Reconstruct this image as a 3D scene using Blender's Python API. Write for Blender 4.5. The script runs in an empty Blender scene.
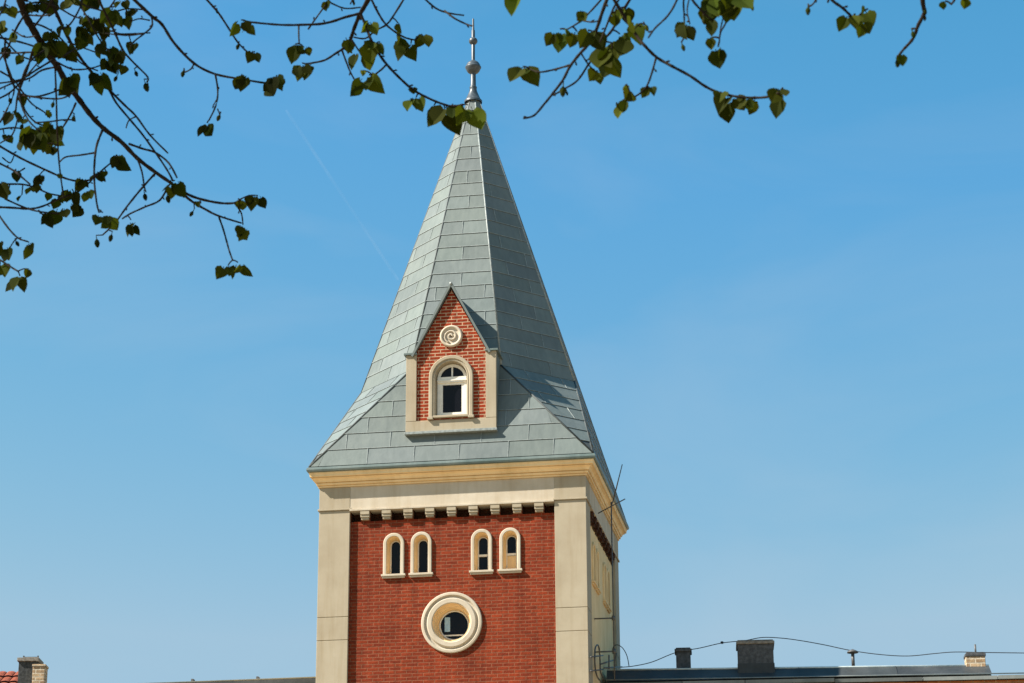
import bpy, bmesh, math, random
from mathutils import Vector, Matrix
random.seed(7)
R = math.radians
scene = bpy.context.scene
C = scene.collection

# ------------------------------------------------------------------ camera, sky, sun, exposure
FPX, W, H = 2400.0, 1024, 683
CAM = Vector((9.4794, -50.5496, 1.6))
YAW, PITCH, ROLL = 0.1589, 0.3290, -0.0059
FWD = Vector((-math.sin(YAW)*math.cos(PITCH), math.cos(YAW)*math.cos(PITCH), math.sin(PITCH)))
r0 = Vector((math.cos(YAW), math.sin(YAW), 0)); u0 = r0.cross(FWD)
RIGHT = r0*math.cos(ROLL) + u0*math.sin(ROLL)
UP = -r0*math.sin(ROLL) + u0*math.cos(ROLL)
cam = bpy.data.cameras.new('camera'); camo = bpy.data.objects.new('camera', cam); C.objects.link(camo)
camo.matrix_world = Matrix(((RIGHT.x, UP.x, -FWD.x, CAM.x), (RIGHT.y, UP.y, -FWD.y, CAM.y), (RIGHT.z, UP.z, -FWD.z, CAM.z), (0, 0, 0, 1)))
cam.sensor_width = 36; cam.lens = FPX*36/W; cam.clip_end = 30000; cam.clip_start = 0.05
cam.dof.use_dof = True; cam.dof.focus_distance = 40; cam.dof.aperture_fstop = 22
scene.camera = camo
scene.render.resolution_x, scene.render.resolution_y = W, H

SUN_AZ, SUN_EL = R(180+67), R(44)           # clockwise from +Y
wd = bpy.data.worlds.new('World'); scene.world = wd; wd.use_nodes = True
nt = wd.node_tree; nt.nodes.clear()
sky = nt.nodes.new('ShaderNodeTexSky'); sky.sky_type = 'NISHITA'; sky.sun_disc = False
sky.sun_elevation = SUN_EL; sky.sun_rotation = SUN_AZ
sky.altitude = 0; sky.air_density = 2.0; sky.dust_density = 0.5; sky.ozone_density = 4.0
bg = nt.nodes.new('ShaderNodeBackground'); bg.inputs['Strength'].default_value = 0.05
wo = nt.nodes.new('ShaderNodeOutputWorld')
se = nt.nodes.new('ShaderNodeSeparateColor'); co = nt.nodes.new('ShaderNodeCombineColor')
nt.links.new(sky.outputs[0], se.inputs[0])
def wmath(op, a, v):
    k = nt.nodes.new('ShaderNodeMath'); k.operation = op; nt.links.new(a, k.inputs[0]); k.inputs[1].default_value = v; return k.outputs[0]
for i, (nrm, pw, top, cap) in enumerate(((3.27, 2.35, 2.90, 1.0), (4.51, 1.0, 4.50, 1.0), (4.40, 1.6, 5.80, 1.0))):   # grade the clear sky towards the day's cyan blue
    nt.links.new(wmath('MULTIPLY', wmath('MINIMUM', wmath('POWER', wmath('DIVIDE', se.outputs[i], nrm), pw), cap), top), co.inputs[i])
tc = nt.nodes.new('ShaderNodeTexCoord'); mp = nt.nodes.new('ShaderNodeMapping'); mp.inputs['Scale'].default_value = (3, 3, 9); nt.links.new(tc.outputs['Generated'], mp.inputs[0])
cn = nt.nodes.new('ShaderNodeTexNoise'); cn.inputs['Scale'].default_value = 1.6; cn.inputs['Detail'].default_value = 7; cn.inputs['Distortion'].default_value = .6; nt.links.new(mp.outputs[0], cn.inputs[0])
cr = nt.nodes.new('ShaderNodeMapRange'); cr.inputs[1].default_value = .48; cr.inputs[2].default_value = .78; cr.inputs[4].default_value = .16; nt.links.new(cn.outputs[0], cr.inputs[0])
cm = nt.nodes.new('ShaderNodeMix'); cm.data_type = 'RGBA'; cm.inputs[7].default_value = (4.6, 5.2, 5.8, 1)                                # thin high veil of cloud
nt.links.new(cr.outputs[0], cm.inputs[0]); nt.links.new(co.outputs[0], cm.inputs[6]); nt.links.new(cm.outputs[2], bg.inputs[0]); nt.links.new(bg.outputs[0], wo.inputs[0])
sl = bpy.data.lights.new('sun', 'SUN'); sl.energy = 5.0; sl.angle = R(0.5); sl.color = (1.0, 0.94, 0.84)
so = bpy.data.objects.new('sun', sl); C.objects.link(so)
SUND = Vector((math.sin(SUN_AZ)*math.cos(SUN_EL), math.cos(SUN_AZ)*math.cos(SUN_EL), math.sin(SUN_EL)))
so.rotation_euler = SUND.to_track_quat('Z', 'Y').to_euler(); so.location = (-40, -40, 60)
vs = scene.view_settings; vs.view_transform = 'Standard'; vs.look = 'None'; vs.gamma = 1; vs.exposure = 1.30
scene.render.engine = 'CYCLES'

# ------------------------------------------------------------------ materials
def newmat(name):
    m = bpy.data.materials.new(name); m.use_nodes = True
    n = m.node_tree.nodes; b = n['Principled BSDF']
    return m, m.node_tree, b
def noise(t, scale, detail=4, vec=None, rough=.6):
    n = t.nodes.new('ShaderNodeTexNoise'); n.inputs['Scale'].default_value = scale
    n.inputs['Detail'].default_value = detail; n.inputs['Roughness'].default_value = rough
    if vec is not None: t.links.new(vec, n.inputs['Vector'])
    return n
def geopos(t): return t.nodes.new('ShaderNodeNewGeometry').outputs['Position']
def ramp(t, fac, stops):
    r = t.nodes.new('ShaderNodeValToRGB'); e = r.color_ramp.elements
    e[0].position, e[0].color = stops[0][0], (*stops[0][1], 1)
    e[1].position, e[1].color = stops[-1][0], (*stops[-1][1], 1)
    for p, c in stops[1:-1]:
        k = e.new(p); k.color = (*c, 1)
    t.links.new(fac, r.inputs[0]); return r.outputs[0]
def mixc(t, fac, a, b, mode='MIX'):
    m = t.nodes.new('ShaderNodeMix'); m.data_type = 'RGBA'; m.blend_type = mode
    if isinstance(fac, float): m.inputs[0].default_value = fac
    else: t.links.new(fac, m.inputs[0])
    for s, v in ((6, a), (7, b)):
        if isinstance(v, tuple): m.inputs[s].default_value = (*v, 1)
        else: t.links.new(v, m.inputs[s])
    return m.outputs[2]
def bump(t, b, h, strength=.3, dist=.01):
    n = t.nodes.new('ShaderNodeBump'); n.inputs['Strength'].default_value = strength; n.inputs['Distance'].default_value = dist
    t.links.new(h, n.inputs['Height']); t.links.new(n.outputs[0], b.inputs['Normal'])
def scaled(t, vec, s):
    m = t.nodes.new('ShaderNodeMapping'); m.inputs['Scale'].default_value = s; t.links.new(vec, m.inputs[0]); return m.outputs[0]

def plaster(name, col, dark, light, rough=.85):
    m, t, b = newmat(name)
    p = geopos(t)
    n1 = noise(t, 1.3, 6, p); n2 = noise(t, 9, 4, p)
    st = noise(t, 1.0, 5, scaled(t, p, (5, 5, .5)))             # rain streaks
    c = ramp(t, n1.outputs[0], [(.3, dark), (.55, col), (.75, light)])
    s = ramp(t, st.outputs[0], [(.48, (1, 1, 1)), (.64, (.89, .86, .81)), (.76, (.74, .69, .62))])
    c = mixc(t, .8, c, s, 'MULTIPLY')
    c = mixc(t, ramp(t, n2.outputs[0], [(.55, (0, 0, 0)), (.75, (.25, .25, .25))]), c, dark)
    t.links.new(c, b.inputs['Base Color']); b.inputs['Roughness'].default_value = rough
    b.inputs['Specular IOR Level'].default_value = .2
    bump(t, b, noise(t, 60, 4, p).outputs[0], .25, .006)
    return m
def brick(name, c1, c2, mortar, bw=.25, bh=.077, ms=.011, dirt=.5):
    m, t, b = newmat(name)
    g = t.nodes.new('ShaderNodeNewGeometry')
    sp = t.nodes.new('ShaderNodeSeparateXYZ'); t.links.new(g.outputs['Position'], sp.inputs[0])
    sn = t.nodes.new('ShaderNodeSeparateXYZ'); t.links.new(g.outputs['True Normal'], sn.inputs[0])
    def mth(op, a, bb=None):
        k = t.nodes.new('ShaderNodeMath'); k.operation = op; t.links.new(a, k.inputs[0])
        if bb is not None: t.links.new(bb, k.inputs[1])
        return k.outputs[0]
    u = mth('ADD', mth('MULTIPLY', sp.outputs[0], mth('ABSOLUTE', sn.outputs[1])), mth('MULTIPLY', sp.outputs[1], mth('ABSOLUTE', sn.outputs[0])))
    cb = t.nodes.new('ShaderNodeCombineXYZ'); t.links.new(u, cb.inputs[0]); t.links.new(sp.outputs[2], cb.inputs[1])
    br = t.nodes.new('ShaderNodeTexBrick'); t.links.new(cb.outputs[0], br.inputs['Vector'])
    br.inputs['Scale'].default_value = 1; br.inputs['Brick Width'].default_value = bw; br.inputs['Row Height'].default_value = bh
    br.inputs['Mortar Size'].default_value = ms; br.inputs['Mortar Smooth'].default_value = .3; br.inputs['Bias'].default_value = -.1
    br.inputs['Color1'].default_value = (*c1, 1); br.inputs['Color2'].default_value = (*c2, 1); br.inputs['Mortar'].default_value = (*mortar, 1)
    n1 = noise(t, 1.1, 5, g.outputs['Position'])
    c = mixc(t, dirt, br.outputs[0], ramp(t, n1.outputs[0], [(.3, (.62, .58, .56)), (.5, (1, 1, 1)), (.72, (1.1, 1.05, 1.0))]), 'MULTIPLY')
    n2 = noise(t, 14, 3, g.outputs['Position'])
    st = noise(t, 1.0, 6, scaled(t, g.outputs['Position'], (6, 6, .45)))
    c = mixc(t, .75, c, ramp(t, st.outputs[0], [(.3, (1.18, 1.1, 1.05)), (.5, (1, 1, 1)), (.7, (.66, .62, .6))]), 'MULTIPLY')
    n3 = noise(t, 5, 5, scaled(t, g.outputs['Position'], (1, 1, 3.2)))
    c = mixc(t, .4, c, ramp(t, n3.outputs[0], [(.34, (.6, .58, .58)), (.5, (1, 1, 1)), (.66, (1.3, 1.22, 1.15))]), 'MULTIPLY')
    c = mixc(t, .5, c, ramp(t, n2.outputs[0], [(.35, (.7, .7, .7)), (.6, (1.1, 1.1, 1.1))]), 'MULTIPLY')
    t.links.new(c, b.inputs['Base Color']); b.inputs['Roughness'].default_value = .9; b.inputs['Specular IOR Level'].default_value = .15
    inv = t.nodes.new('ShaderNodeMath'); inv.operation = 'SUBTRACT'; inv.inputs[0].default_value = 1; t.links.new(br.outputs['Fac'], inv.inputs[1])
    ad = t.nodes.new('ShaderNodeMath'); ad.operation = 'ADD'; t.links.new(inv.outputs[0], ad.inputs[0]); t.links.new(n2.outputs[0], ad.inputs[1])
    bump(t, b, ad.outputs[0], .7, .012)
    return m
def metal_sheet(name, col, dark, light, rough=.5):
    m, t, b = newmat(name)
    p = geopos(t)
    at = t.nodes.new('ShaderNodeAttribute'); at.attribute_name = 'tint'
    n1 = noise(t, .9, 6, p); st = noise(t, 1.0, 6, scaled(t, p, (9, 9, .9)))
    c = ramp(t, n1.outputs[0], [(.3, dark), (.5, col), (.72, light)])
    c = mixc(t, .7, c, ramp(t, st.outputs[0], [(.36, (.86, .87, .87)), (.55, (1, 1, 1)), (.7, (1.10, 1.09, 1.06))]), 'MULTIPLY')
    c = mixc(t, 1.0, c, at.outputs['Color'], 'MULTIPLY')
    t.links.new(c, b.inputs['Base Color']); b.inputs['Roughness'].default_value = rough
    b.inputs['Metallic'].default_value = 0.0; b.inputs['Specular IOR Level'].default_value = .12
    bump(t, b, noise(t, 2.2, 3, p).outputs[0], .2, .04)
    return m
def plain(name, col, rough=.6, spec=.4, metal=0, var=.25):
    m, t, b = newmat(name)
    n = noise(t, 14, 4, geopos(t))
    d = tuple(c*(1-var) for c in col); l = tuple(min(1, c*(1+var)) for c in col)
    t.links.new(ramp(t, n.outputs[0], [(.35, d), (.65, l)]), b.inputs['Base Color'])
    b.inputs['Roughness'].default_value = rough; b.inputs['Specular IOR Level'].default_value = spec; b.inputs['Metallic'].default_value = metal
    return m

M = {}
M['cream'] = plaster('cream_plaster', (.372, .316, .228), (.325, .27, .19), (.40, .345, .255))
M['white'] = plaster('white_plaster', (.50, .435, .34), (.43, .36, .265), (.55, .49, .39))
M['ochre'] = plaster('ochre_plaster', (.80, .585, .32), (.70, .50, .26), (.82, .63, .37))
M['brick'] = brick('red_brick', (.222, .034, .0105), (.150, .022, .008), (.21, .075, .04))
M['dbrick'] = brick('bright_red_brick', (.27, .034, .009), (.20, .024, .007), (.42, .29, .19), .25, .079, .0115, .35)
M['dkbrick'] = brick('shade_brown_brick', (.07, .025, .013), (.05, .018, .01), (.07, .04, .025))  # dark tone puts shade into the corbel gaps; also browns the side corbels
M['obrick'] = brick('orange_brown_brick', (.36, .12, .035), (.26, .08, .025), (.34, .2, .1))
M['wbrick'] = brick('old_brown_brick', (.32, .13, .06), (.24, .09, .045), (.30, .22, .16))
M['cbrick'] = brick('worn_cream_brick', (.50, .36, .22), (.34, .22, .13), (.58, .5, .38), .24, .1, .015)
M['zinc'] = metal_sheet('grey_green_zinc', (.144, .167, .160), (.130, .152, .147), (.160, .183, .175))
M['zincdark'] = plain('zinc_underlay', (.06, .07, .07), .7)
M['seam'] = plain('zinc_seam', (.24, .265, .255), .45)  # paler than the sheets: highlight put into the colour of the folds
M['gutter'] = metal_sheet('gutter_zinc', (.13, .165, .158), (.09, .125, .12), (.18, .21, .20), .4)
M['finial'] = plain('finial_metal', (.055, .068, .078), .4, .4)
M['slate'] = metal_sheet('dark_roof_metal', (.046, .050, .052), (.03, .033, .035), (.072, .076, .078), .45)
M['flash'] = metal_sheet('pale_flashing', (.24, .26, .25), (.16, .18, .18), (.31, .33, .32), .45)
M['glass'] = plain('dark_window_glass', (.006, .006, .008), .08, .18, 0, .1)
M['skygleam'] = plain('painted_sky_gleam', (.36, .52, .62), .2, .5, 0, .1)  # pale blue paints the sky's gleam in the round window
M['joinery'] = plain('white_window_paint', (.74, .70, .62), .5, .3, 0, .06)
M['stone'] = plain('grey_chimney_render', (.075, .078, .082), .9, .2, 0, .3)
M['stonecap'] = plain('pale_chimney_cap', (.20, .18, .155), .9, .2, 0, .3)
M['soot'] = plain('sooty_chimney_render', (.045, .048, .048), .9, .2, 0, .4)
M['steel'] = plain('weathered_steel', (.075, .072, .07), .5, .5)
M['cable'] = plain('black_cable', (.02, .02, .022), .6)
M['tile'] = plain('red_clay_tile', (.20, .05, .025), .8, .2, 0, .4)
M['bark'] = plain('dark_bark', (.018, .013, .009), .95, .1, 0, .4)
m, t, b = newmat('young_leaf')                                   # translucent young lime leaf
at = t.nodes.new('ShaderNodeAttribute'); at.attribute_name = 'tint'
lc = mixc(t, 1.0, (.022, .027, .003), at.outputs['Color'], 'MULTIPLY')
tr = t.nodes.new('ShaderNodeBsdfTranslucent'); t.links.new(mixc(t, 1.0, (.055, .062, .002), at.outputs['Color'], 'MULTIPLY'), tr.inputs[0])
mx = t.nodes.new('ShaderNodeMixShader'); mx.inputs[0].default_value = .35
t.links.new(lc, b.inputs['Base Color']); b.inputs['Roughness'].default_value = .8; b.inputs['Specular IOR Level'].default_value = .06
t.links.new(b.outputs[0], mx.inputs[1]); t.links.new(tr.outputs[0], mx.inputs[2]); t.links.new(mx.outputs[0], t.nodes['Material Output'].inputs[0])
M['leaf'] = m
m, t, b = newmat('trail_ice')                                    # thin ice cloud of a contrail
tp = t.nodes.new('ShaderNodeBsdfTransparent'); df = t.nodes.new('ShaderNodeBsdfTranslucent'); df.inputs[0].default_value = (.9, .9, .9, 1)
mx = t.nodes.new('ShaderNodeMixShader')
t.links.new(ramp(t, noise(t, .004, 4, geopos(t)).outputs[0], [(.3, (.0, .0, .0)), (.7, (.042, .042, .042))]), mx.inputs[0])
t.links.new(tp.outputs[0], mx.inputs[1]); t.links.new(df.outputs[0], mx.inputs[2]); t.links.new(mx.outputs[0], t.nodes['Material Output'].inputs[0])
M['trail'] = m
m, t, b = newmat('gravel_ground')
c = ramp(t, noise(t, .2, 6, geopos(t)).outputs[0], [(.4, (.24, .185, .11)), (.6, (.32, .25, .16))])
t.links.new(c, b.inputs['Base Color']); b.inputs['Roughness'].default_value = .95
M['ground'] = m

# ------------------------------------------------------------------ mesh helpers
class MB:
    def __init__(s): s.v = []; s.f = []; s.t = []; s.m = []; s.sm = []
    def face(s, pts, tint=1.0, mi=0, smooth=False):
        i = len(s.v); s.v += [Vector(p) for p in pts]; s.f.append(tuple(range(i, i+len(pts)))); s.t.append(tint); s.m.append(mi); s.sm.append(smooth)
    def mesh(s, verts, faces, tint=1.0, mi=0, smooth=False):
        i = len(s.v); s.v += [Vector(p) for p in verts]
        for f in faces: s.f.append(tuple(i+k for k in f)); s.t.append(tint); s.m.append(mi); s.sm.append(smooth)
    def box(s, x0, x1, y0, y1, z0, z1, tint=1.0, mi=0):
        vs = [(x, y, z) for z in (z0, z1) for y in (y0, y1) for x in (x0, x1)]
        s.mesh(vs, [(0, 2, 3, 1), (4, 5, 7, 6), (0, 1, 5, 4), (2, 6, 7, 3), (0, 4, 6, 2), (1, 3, 7, 5)], tint, mi)
    def fbox(s, fr, u0, u1, n0, n1, z0, z1, tint=1.0, mi=0):    # box in a wall frame
        vs = [fr(u, n, z) for z in (z0, z1) for n in (n0, n1) for u in (u0, u1)]
        s.mesh(vs, [(0, 2, 3, 1), (4, 5, 7, 6), (0, 1, 5, 4), (2, 6, 7, 3), (0, 4, 6, 2), (1, 3, 7, 5)], tint, mi)
    def slab(s, quad, n, th, tint=1.0, mi=0):                    # extrude a polygon along n
        k = len(quad); a = [Vector(p) for p in quad]; b_ = [p+n*th for p in a]
        s.mesh(a+b_, [tuple(range(k))[::-1], tuple(range(k, 2*k))]+[(i, (i+1) % k, k+(i+1) % k, k+i) for i in range(k)], tint, mi)
    def tube(s, pts, rads, n=8, tint=1.0, mi=0, cap=True):
        pts = [Vector(p) for p in pts]; k = len(pts)
        if not isinstance(rads, (list, tuple)): rads = [rads]*k
        vs = []; up = Vector((.13, .31, .94)).normalized()
        for i, p in enumerate(pts):
            d = (pts[min(i+1, k-1)]-pts[max(i-1, 0)]).normalized()
            a = d.cross(up)
            if a.length < .05: a = d.cross(Vector((1, 0, 0)))
            a.normalize(); b_ = d.cross(a)
            vs += [p+(a*math.cos(2*math.pi*j/n)+b_*math.sin(2*math.pi*j/n))*rads[i] for j in range(n)]
        fs = [(i*n+j, i*n+(j+1) % n, (i+1)*n+(j+1) % n, (i+1)*n+j) for i in range(k-1) for j in range(n)]
        if cap: fs += [tuple(range(n))[::-1], tuple(range((k-1)*n, k*n))]
        s.mesh(vs, fs, tint, mi, True)
    def lathe(s, o, axis, a, b_, prof, n=48, tint=1.0, mi=0, smooth=True):   # prof: (r, h) along axis
        vs = []
        for r_, h in prof:
            vs += [o+axis*h+(a*math.cos(2*math.pi*j/n)+b_*math.sin(2*math.pi*j/n))*r_ for j in range(n)]
        fs = [(i*n+j, i*n+(j+1) % n, (i+1)*n+(j+1) % n, (i+1)*n+j) for i in range(len(prof)-1) for j in range(n)]
        s.mesh(vs, fs, tint, mi, smooth)
    def strip(s, rings, tint=1.0, mi=0, closed=True):
        n = len(rings[0]); vs = [p for r_ in rings for p in r_]
        fs = [(i*n+j, i*n+(j+1) % n, (i+1)*n+(j+1) % n, (i+1)*n+j) for i in range(len(rings)-1) for j in range(n if closed else n-1)]
        s.mesh(vs, fs, tint, mi)
    def square_rings(s, prof, cx, cy, hx, hy, tint=1.0, mi=0):   # profile (offset, z) swept round a rectangle
        rings = [[(cx-hx-o, cy-hy-o, z), (cx+hx+o, cy-hy-o, z), (cx+hx+o, cy+hy+o, z), (cx-hx-o, cy+hy+o, z)] for o, z in prof]
        s.strip(rings, tint, mi)
    def build(s, name, mat, parent=None, bevel=0, recalc=True):
        off = Vector((0, 0, 0)); q = parent
        while q is not None: off = off+q.location; q = q.parent
        me = bpy.data.meshes.new(name); me.from_pydata([v-off for v in s.v], [], s.f); me.update()
        for k in (mat if isinstance(mat, (list, tuple)) else [mat]): me.materials.append(k)
        ca = me.color_attributes.new('tint', 'FLOAT_COLOR', 'CORNER')
        for p, tn, mi, sm in zip(me.polygons, s.t, s.m, s.sm):
            p.material_index = mi; p.use_smooth = sm
            c = (tn, tn, tn, 1) if not isinstance(tn, tuple) else (*tn, 1)
            for li in p.loop_indices: ca.data[li].color = c
        if recalc:
            bm = bmesh.new(); bm.from_mesh(me); bmesh.ops.remove_doubles(bm, verts=bm.verts, dist=1e-5)
            bmesh.ops.recalc_face_normals(bm, faces=bm.faces); bm.to_mesh(me); bm.free()
        o = bpy.data.objects.new(name, me); C.objects.link(o)
        if parent is not None: o.parent = parent
        if bevel:
            bv = o.modifiers.new('bevel', 'BEVEL'); bv.width = bevel; bv.segments = 2; bv.limit_method = 'ANGLE'; bv.angle_limit = R(40)
        return o
def tag(o, label, cat, group=None, kind=None):
    if label: o['label'] = label
    if cat: o['category'] = cat
    if group: o['group'] = group
    if kind: o['kind'] = kind
    return o
def empty(name, loc, label, cat, group=None):
    o = bpy.data.objects.new(name, None); C.objects.link(o); o.location = loc; o.empty_display_size = .3
    return tag(o, label, cat, group)
def px(x, y, d):                                                # the point d metres along the ray through a photo pixel
    return CAM + (FWD + RIGHT*((x-512)/FPX) + UP*((341.5-y)/FPX)).normalized()*d
def frame(o, u, n):
    o, u, n = Vector(o), Vector(u), Vector(n)
    return lambda a, b_, z: o+u*a+n*b_+Vector((0, 0, z))
def arch(hw, zb, zt, c=0, n=14):                                 # round-headed outline, (u, z), anticlockwise
    zs = zt-hw
    return [(c-hw, zb), (c+hw, zb)]+[(c+hw*math.cos(math.pi*i/n), zs+hw*math.sin(math.pi*i/n)) for i in range(n+1)]
def circle(r_, cz, cu=0, n=40): return [(cu+r_*math.cos(2*math.pi*i/n), cz+r_*math.sin(2*math.pi*i/n)) for i in range(n)]
def wall_with_holes(mb, fr, outer, holes, n, mi=0):
    bm = bmesh.new(); es = []
    for loop in [outer]+holes:
        vs_ = [bm.verts.new((u, z, 0)) for u, z in loop]
        es += [bm.edges.new((vs_[i], vs_[(i+1) % len(vs_)])) for i in range(len(vs_))]
    bmesh.ops.triangle_fill(bm, use_beauty=True, use_dissolve=False, edges=es)
    bm.verts.index_update()
    mb.mesh([fr(v.co.x, n, v.co.y) for v in bm.verts], [tuple(v.index for v in f.verts) for f in bm.faces], 1.0, mi)
    bm.free()
def sheets(mb, bl, br, tr, tl, row=.4, col=1.0, lift=.02, mi=0, seam_mi=1, phase=0):
    """cover a roof facet (two bottom and two top corners) with overlapping metal sheets and folded seams"""
    bl, br, tr, tl = map(Vector, (bl, br, tr, tl))
    n = (br-bl).cross(tl-bl).normalized()
    if n.z < 0: n = -n
    hgt = ((tl+tr)/2-(bl+br)/2).length; rows = max(1, round(hgt/row))
    ux = (br-bl).normalized(); mid0 = (bl+br)/2
    for i in range(rows):
        t0, t1 = i/rows, (i+1)/rows
        g = .006/hgt
        a0, a1 = bl.lerp(tl, t0), bl.lerp(tl, t1-g); b0, b1 = br.lerp(tr, t0), br.lerp(tr, t1-g)
        w = (b0-a0).length
        if w < .02: continue
        U = lambda p: (p-mid0).dot(ux)
        la, lb, ta, tb = U(a0), U(b0), U(a1), U(b1)
        cuts = []; x = math.floor((la-1)/col)*col+col*((i*.5+phase) % 1)
        while x < lb-.15:
            if x > la+.15: cuts.append(x+random.uniform(-.06, .06))
            x += col
        edges = [None]+cuts+[None]
        for k in range(len(edges)-1):
            c0, c1 = edges[k], edges[k+1]
            q0 = la if c0 is None else c0+.004; q1 = lb if c1 is None else c1-.004
            r0_ = ta if c0 is None else min(max(c0+.004, ta), tb); r1_ = tb if c1 is None else max(min(c1-.004, tb), ta)
            tn = random.uniform(.90, 1.08)
            F = lambda pa, pb, lo, hi, v: pa.lerp(pb, (v-lo)/(hi-lo) if abs(hi-lo) > 1e-6 else 0)
            p = [F(a0, b0, la, lb, q0)+n*lift, F(a0, b0, la, lb, q1)+n*lift, F(a1, b1, ta, tb, r1_)+n*.006, F(a1, b1, ta, tb, r0_)+n*.006]
            q = [v-n*.012 for v in p]
            mb.mesh(p+q, [(0, 1, 2, 3), (7, 6, 5, 4), (0, 4, 5, 1), (1, 5, 6, 2), (2, 6, 7, 3), (3, 7, 4, 0)], (tn, tn*random.uniform(.985, 1.015), tn*random.uniform(.98, 1.02)), mi)
            if c0 is not None and ta+.02 < c0 < tb-.02:          # standing vertical fold
                e0, e1 = F(a0, b0, la, lb, c0), F(a1, b1, ta, tb, c0)
                mb.slab([e0-ux*.006, e0+ux*.005, e1+ux*.005, e1-ux*.005], n, lift+.006, 1, seam_mi)
        if i:                                                   # fine folded lip along the foot of the course
            up_ = (a1-a0).normalized(); f0, f1 = a0+n*(lift-.003), b0+n*(lift-.003)
            mb.slab([f0+up_*.004, f1+up_*.004, f1+up_*.016, f0+up_*.016], n, .008, 1, seam_mi)

# ------------------------------------------------------------------ ground
g = MB(); g.face([(-3000, -3000, 0), (3000, -3000, 0), (3000, 3000, 0), (-3000, 3000, 0)])
tag(g.build('ground', M['ground'], recalc=False), 'flat gravel ground round the tower', 'ground', kind='structure')

# ------------------------------------------------------------------ the tower
tower = empty('brick_tower', (0, 3, 0), 'square red brick tower with cream corner pilasters under a tall grey green spire', 'tower')
FRONT = frame((0, 0, 0), (1, 0, 0), (0, -1, 0)); SIDE = frame((3, 3, 0), (0, 1, 0), (1, 0, 0))
REC = -.08
WIN = [-1.305, -.685, .665, 1.30]
zc_round = 12.71
def wallpanel(fr, mat, rnd):
    mb = MB()
    holes = [arch(.195, 13.86, 14.74, c) for c in WIN]
    NICHE = [(-1.955+.489*k+.105, -1.955+.489*(k+1)-.105) for k in range(-1, 9)]
    NICHE[0] = (-2.29, NICHE[0][1]); NICHE[-1] = (NICHE[-1][0], 2.29)
    holes += [[(a_, 15.075), (b_, 15.075), (b_, 15.33), (a_, 15.33)] for a_, b_ in NICHE]
    if rnd: holes.append(circle(.6, zc_round))
    wall_with_holes(mb, fr, [(-2.35, 0), (2.35, 0), (2.35, 15.6), (-2.35, 15.6)], holes, REC)
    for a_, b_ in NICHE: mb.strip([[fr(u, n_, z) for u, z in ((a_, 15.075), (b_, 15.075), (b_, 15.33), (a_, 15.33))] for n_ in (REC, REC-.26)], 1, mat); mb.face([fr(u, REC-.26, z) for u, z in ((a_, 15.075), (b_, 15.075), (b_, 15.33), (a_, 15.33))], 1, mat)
    return mb
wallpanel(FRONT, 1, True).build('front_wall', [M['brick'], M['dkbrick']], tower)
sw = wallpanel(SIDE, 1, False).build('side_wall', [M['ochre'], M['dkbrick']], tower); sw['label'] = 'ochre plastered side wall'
mb = MB(); mb.box(-2.95, -2.9, .35, 5.65, 0, 15.6); mb.box(-2.7, 2.7, 5.9, 5.95, 0, 15.6)
mb.box(-2.5, 2.5, .9, .95, 0, 15.6); mb.box(2.1, 2.15, .5, 5.5, 0, 15.6)   # inner linings behind the openings
mb.build('rear_wall', M['ochre'], tower)
# corner pilasters in ashlar lengths
for sx in (-1, 1):
    for ybk in (0, 1):
        mb = MB(); x0, x1 = sorted((sx*2.30, sx*3.0)); y0, y1 = (0, .70) if not ybk else (5.3, 6.0)
        mb.box(x0+.012, x1-.012, y0+.012, y1-.012, 0, 15.86)
        zz = [0, 2.4, 5.2, 7.2, 9.6, 11.0, 12.405, 12.92, 15.33]
        for i in range(len(zz)-1):
            mb.box(x0, x1, y0, y1, zz[i]+.009, zz[i+1]-.004, random.uniform(.97, 1.02))
        mb.box(x0-.03, x1+.03, y0-.03, y1+.03, 15.335, 15.375)
        mb.box(x0-.002, x1+.002, y0-.002, y1+.002, 15.378, 15.868)
        mb.build('pilaster', M['cream'], tower, bevel=.006)
# frieze between the pilasters
mb = MB()
for fr in (FRONT, SIDE): mb.fbox(fr, -2.297, 2.297, -.34, -.004, 15.30, 15.868)
for fr in (FRONT, SIDE): mb.fbox(fr, -2.297, 2.297, -.003, .045, 15.30, 15.345)
mb.box(-3, -2.8, .72, 5.28, 15.3, 15.868); mb.box(-2.3, 2.3, 5.8, 6, 15.3, 15.868)
mb.build('frieze', M['white'], tower, bevel=.004)
mb = MB()
mb.square_rings([(-.1, 15.872), (.03, 15.872), (.03, 15.905), (.012, 15.907), (.012, 15.917), (.06, 15.92), (.068, 15.96), (.04, 15.963), (.04, 15.978), (.09, 15.982), (.098, 16.01), (.12, 16.045), (.155, 16.06), (.155, 16.068), (.135, 16.07), (.135, 16.08),
                 (.165, 16.085), (.19, 16.09), (.195, 16.15), (.205, 16.155), (.205, 16.185), (-.1, 16.185)], 0, 3, 3, 3)
mb.build('cornice', M['ochre'], tower)
mb = MB()
mb.square_rings([(-.05, 16.19), (.225, 16.19), (.245, 16.205), (.255, 16.24), (.245, 16.285), (.222, 16.30), (.205, 16.29), (.05, 16.32)], 0, 3, 3, 3)
mb.build('eaves_gutter', M['gutter'], tower)
# corbels under the frieze
for fr in (FRONT, SIDE):
    for k in range(9):
        c = -1.955+.489*k
        if fr is SIDE: c = -1.955+.489*k
        mb = MB()
        mb.fbox(fr, c-.10, c+.10, -.12, .036, 15.215, 15.297)
        mb.fbox(fr, c-.10, c+.10, -.12, .018, 15.155, 15.213)
        mb.fbox(fr, c-.085, c+.085, -.12, -.005, 15.10, 15.153)
        mb.build('corbel', M['cream'] if fr is FRONT else M['dkbrick'], tower)
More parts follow.
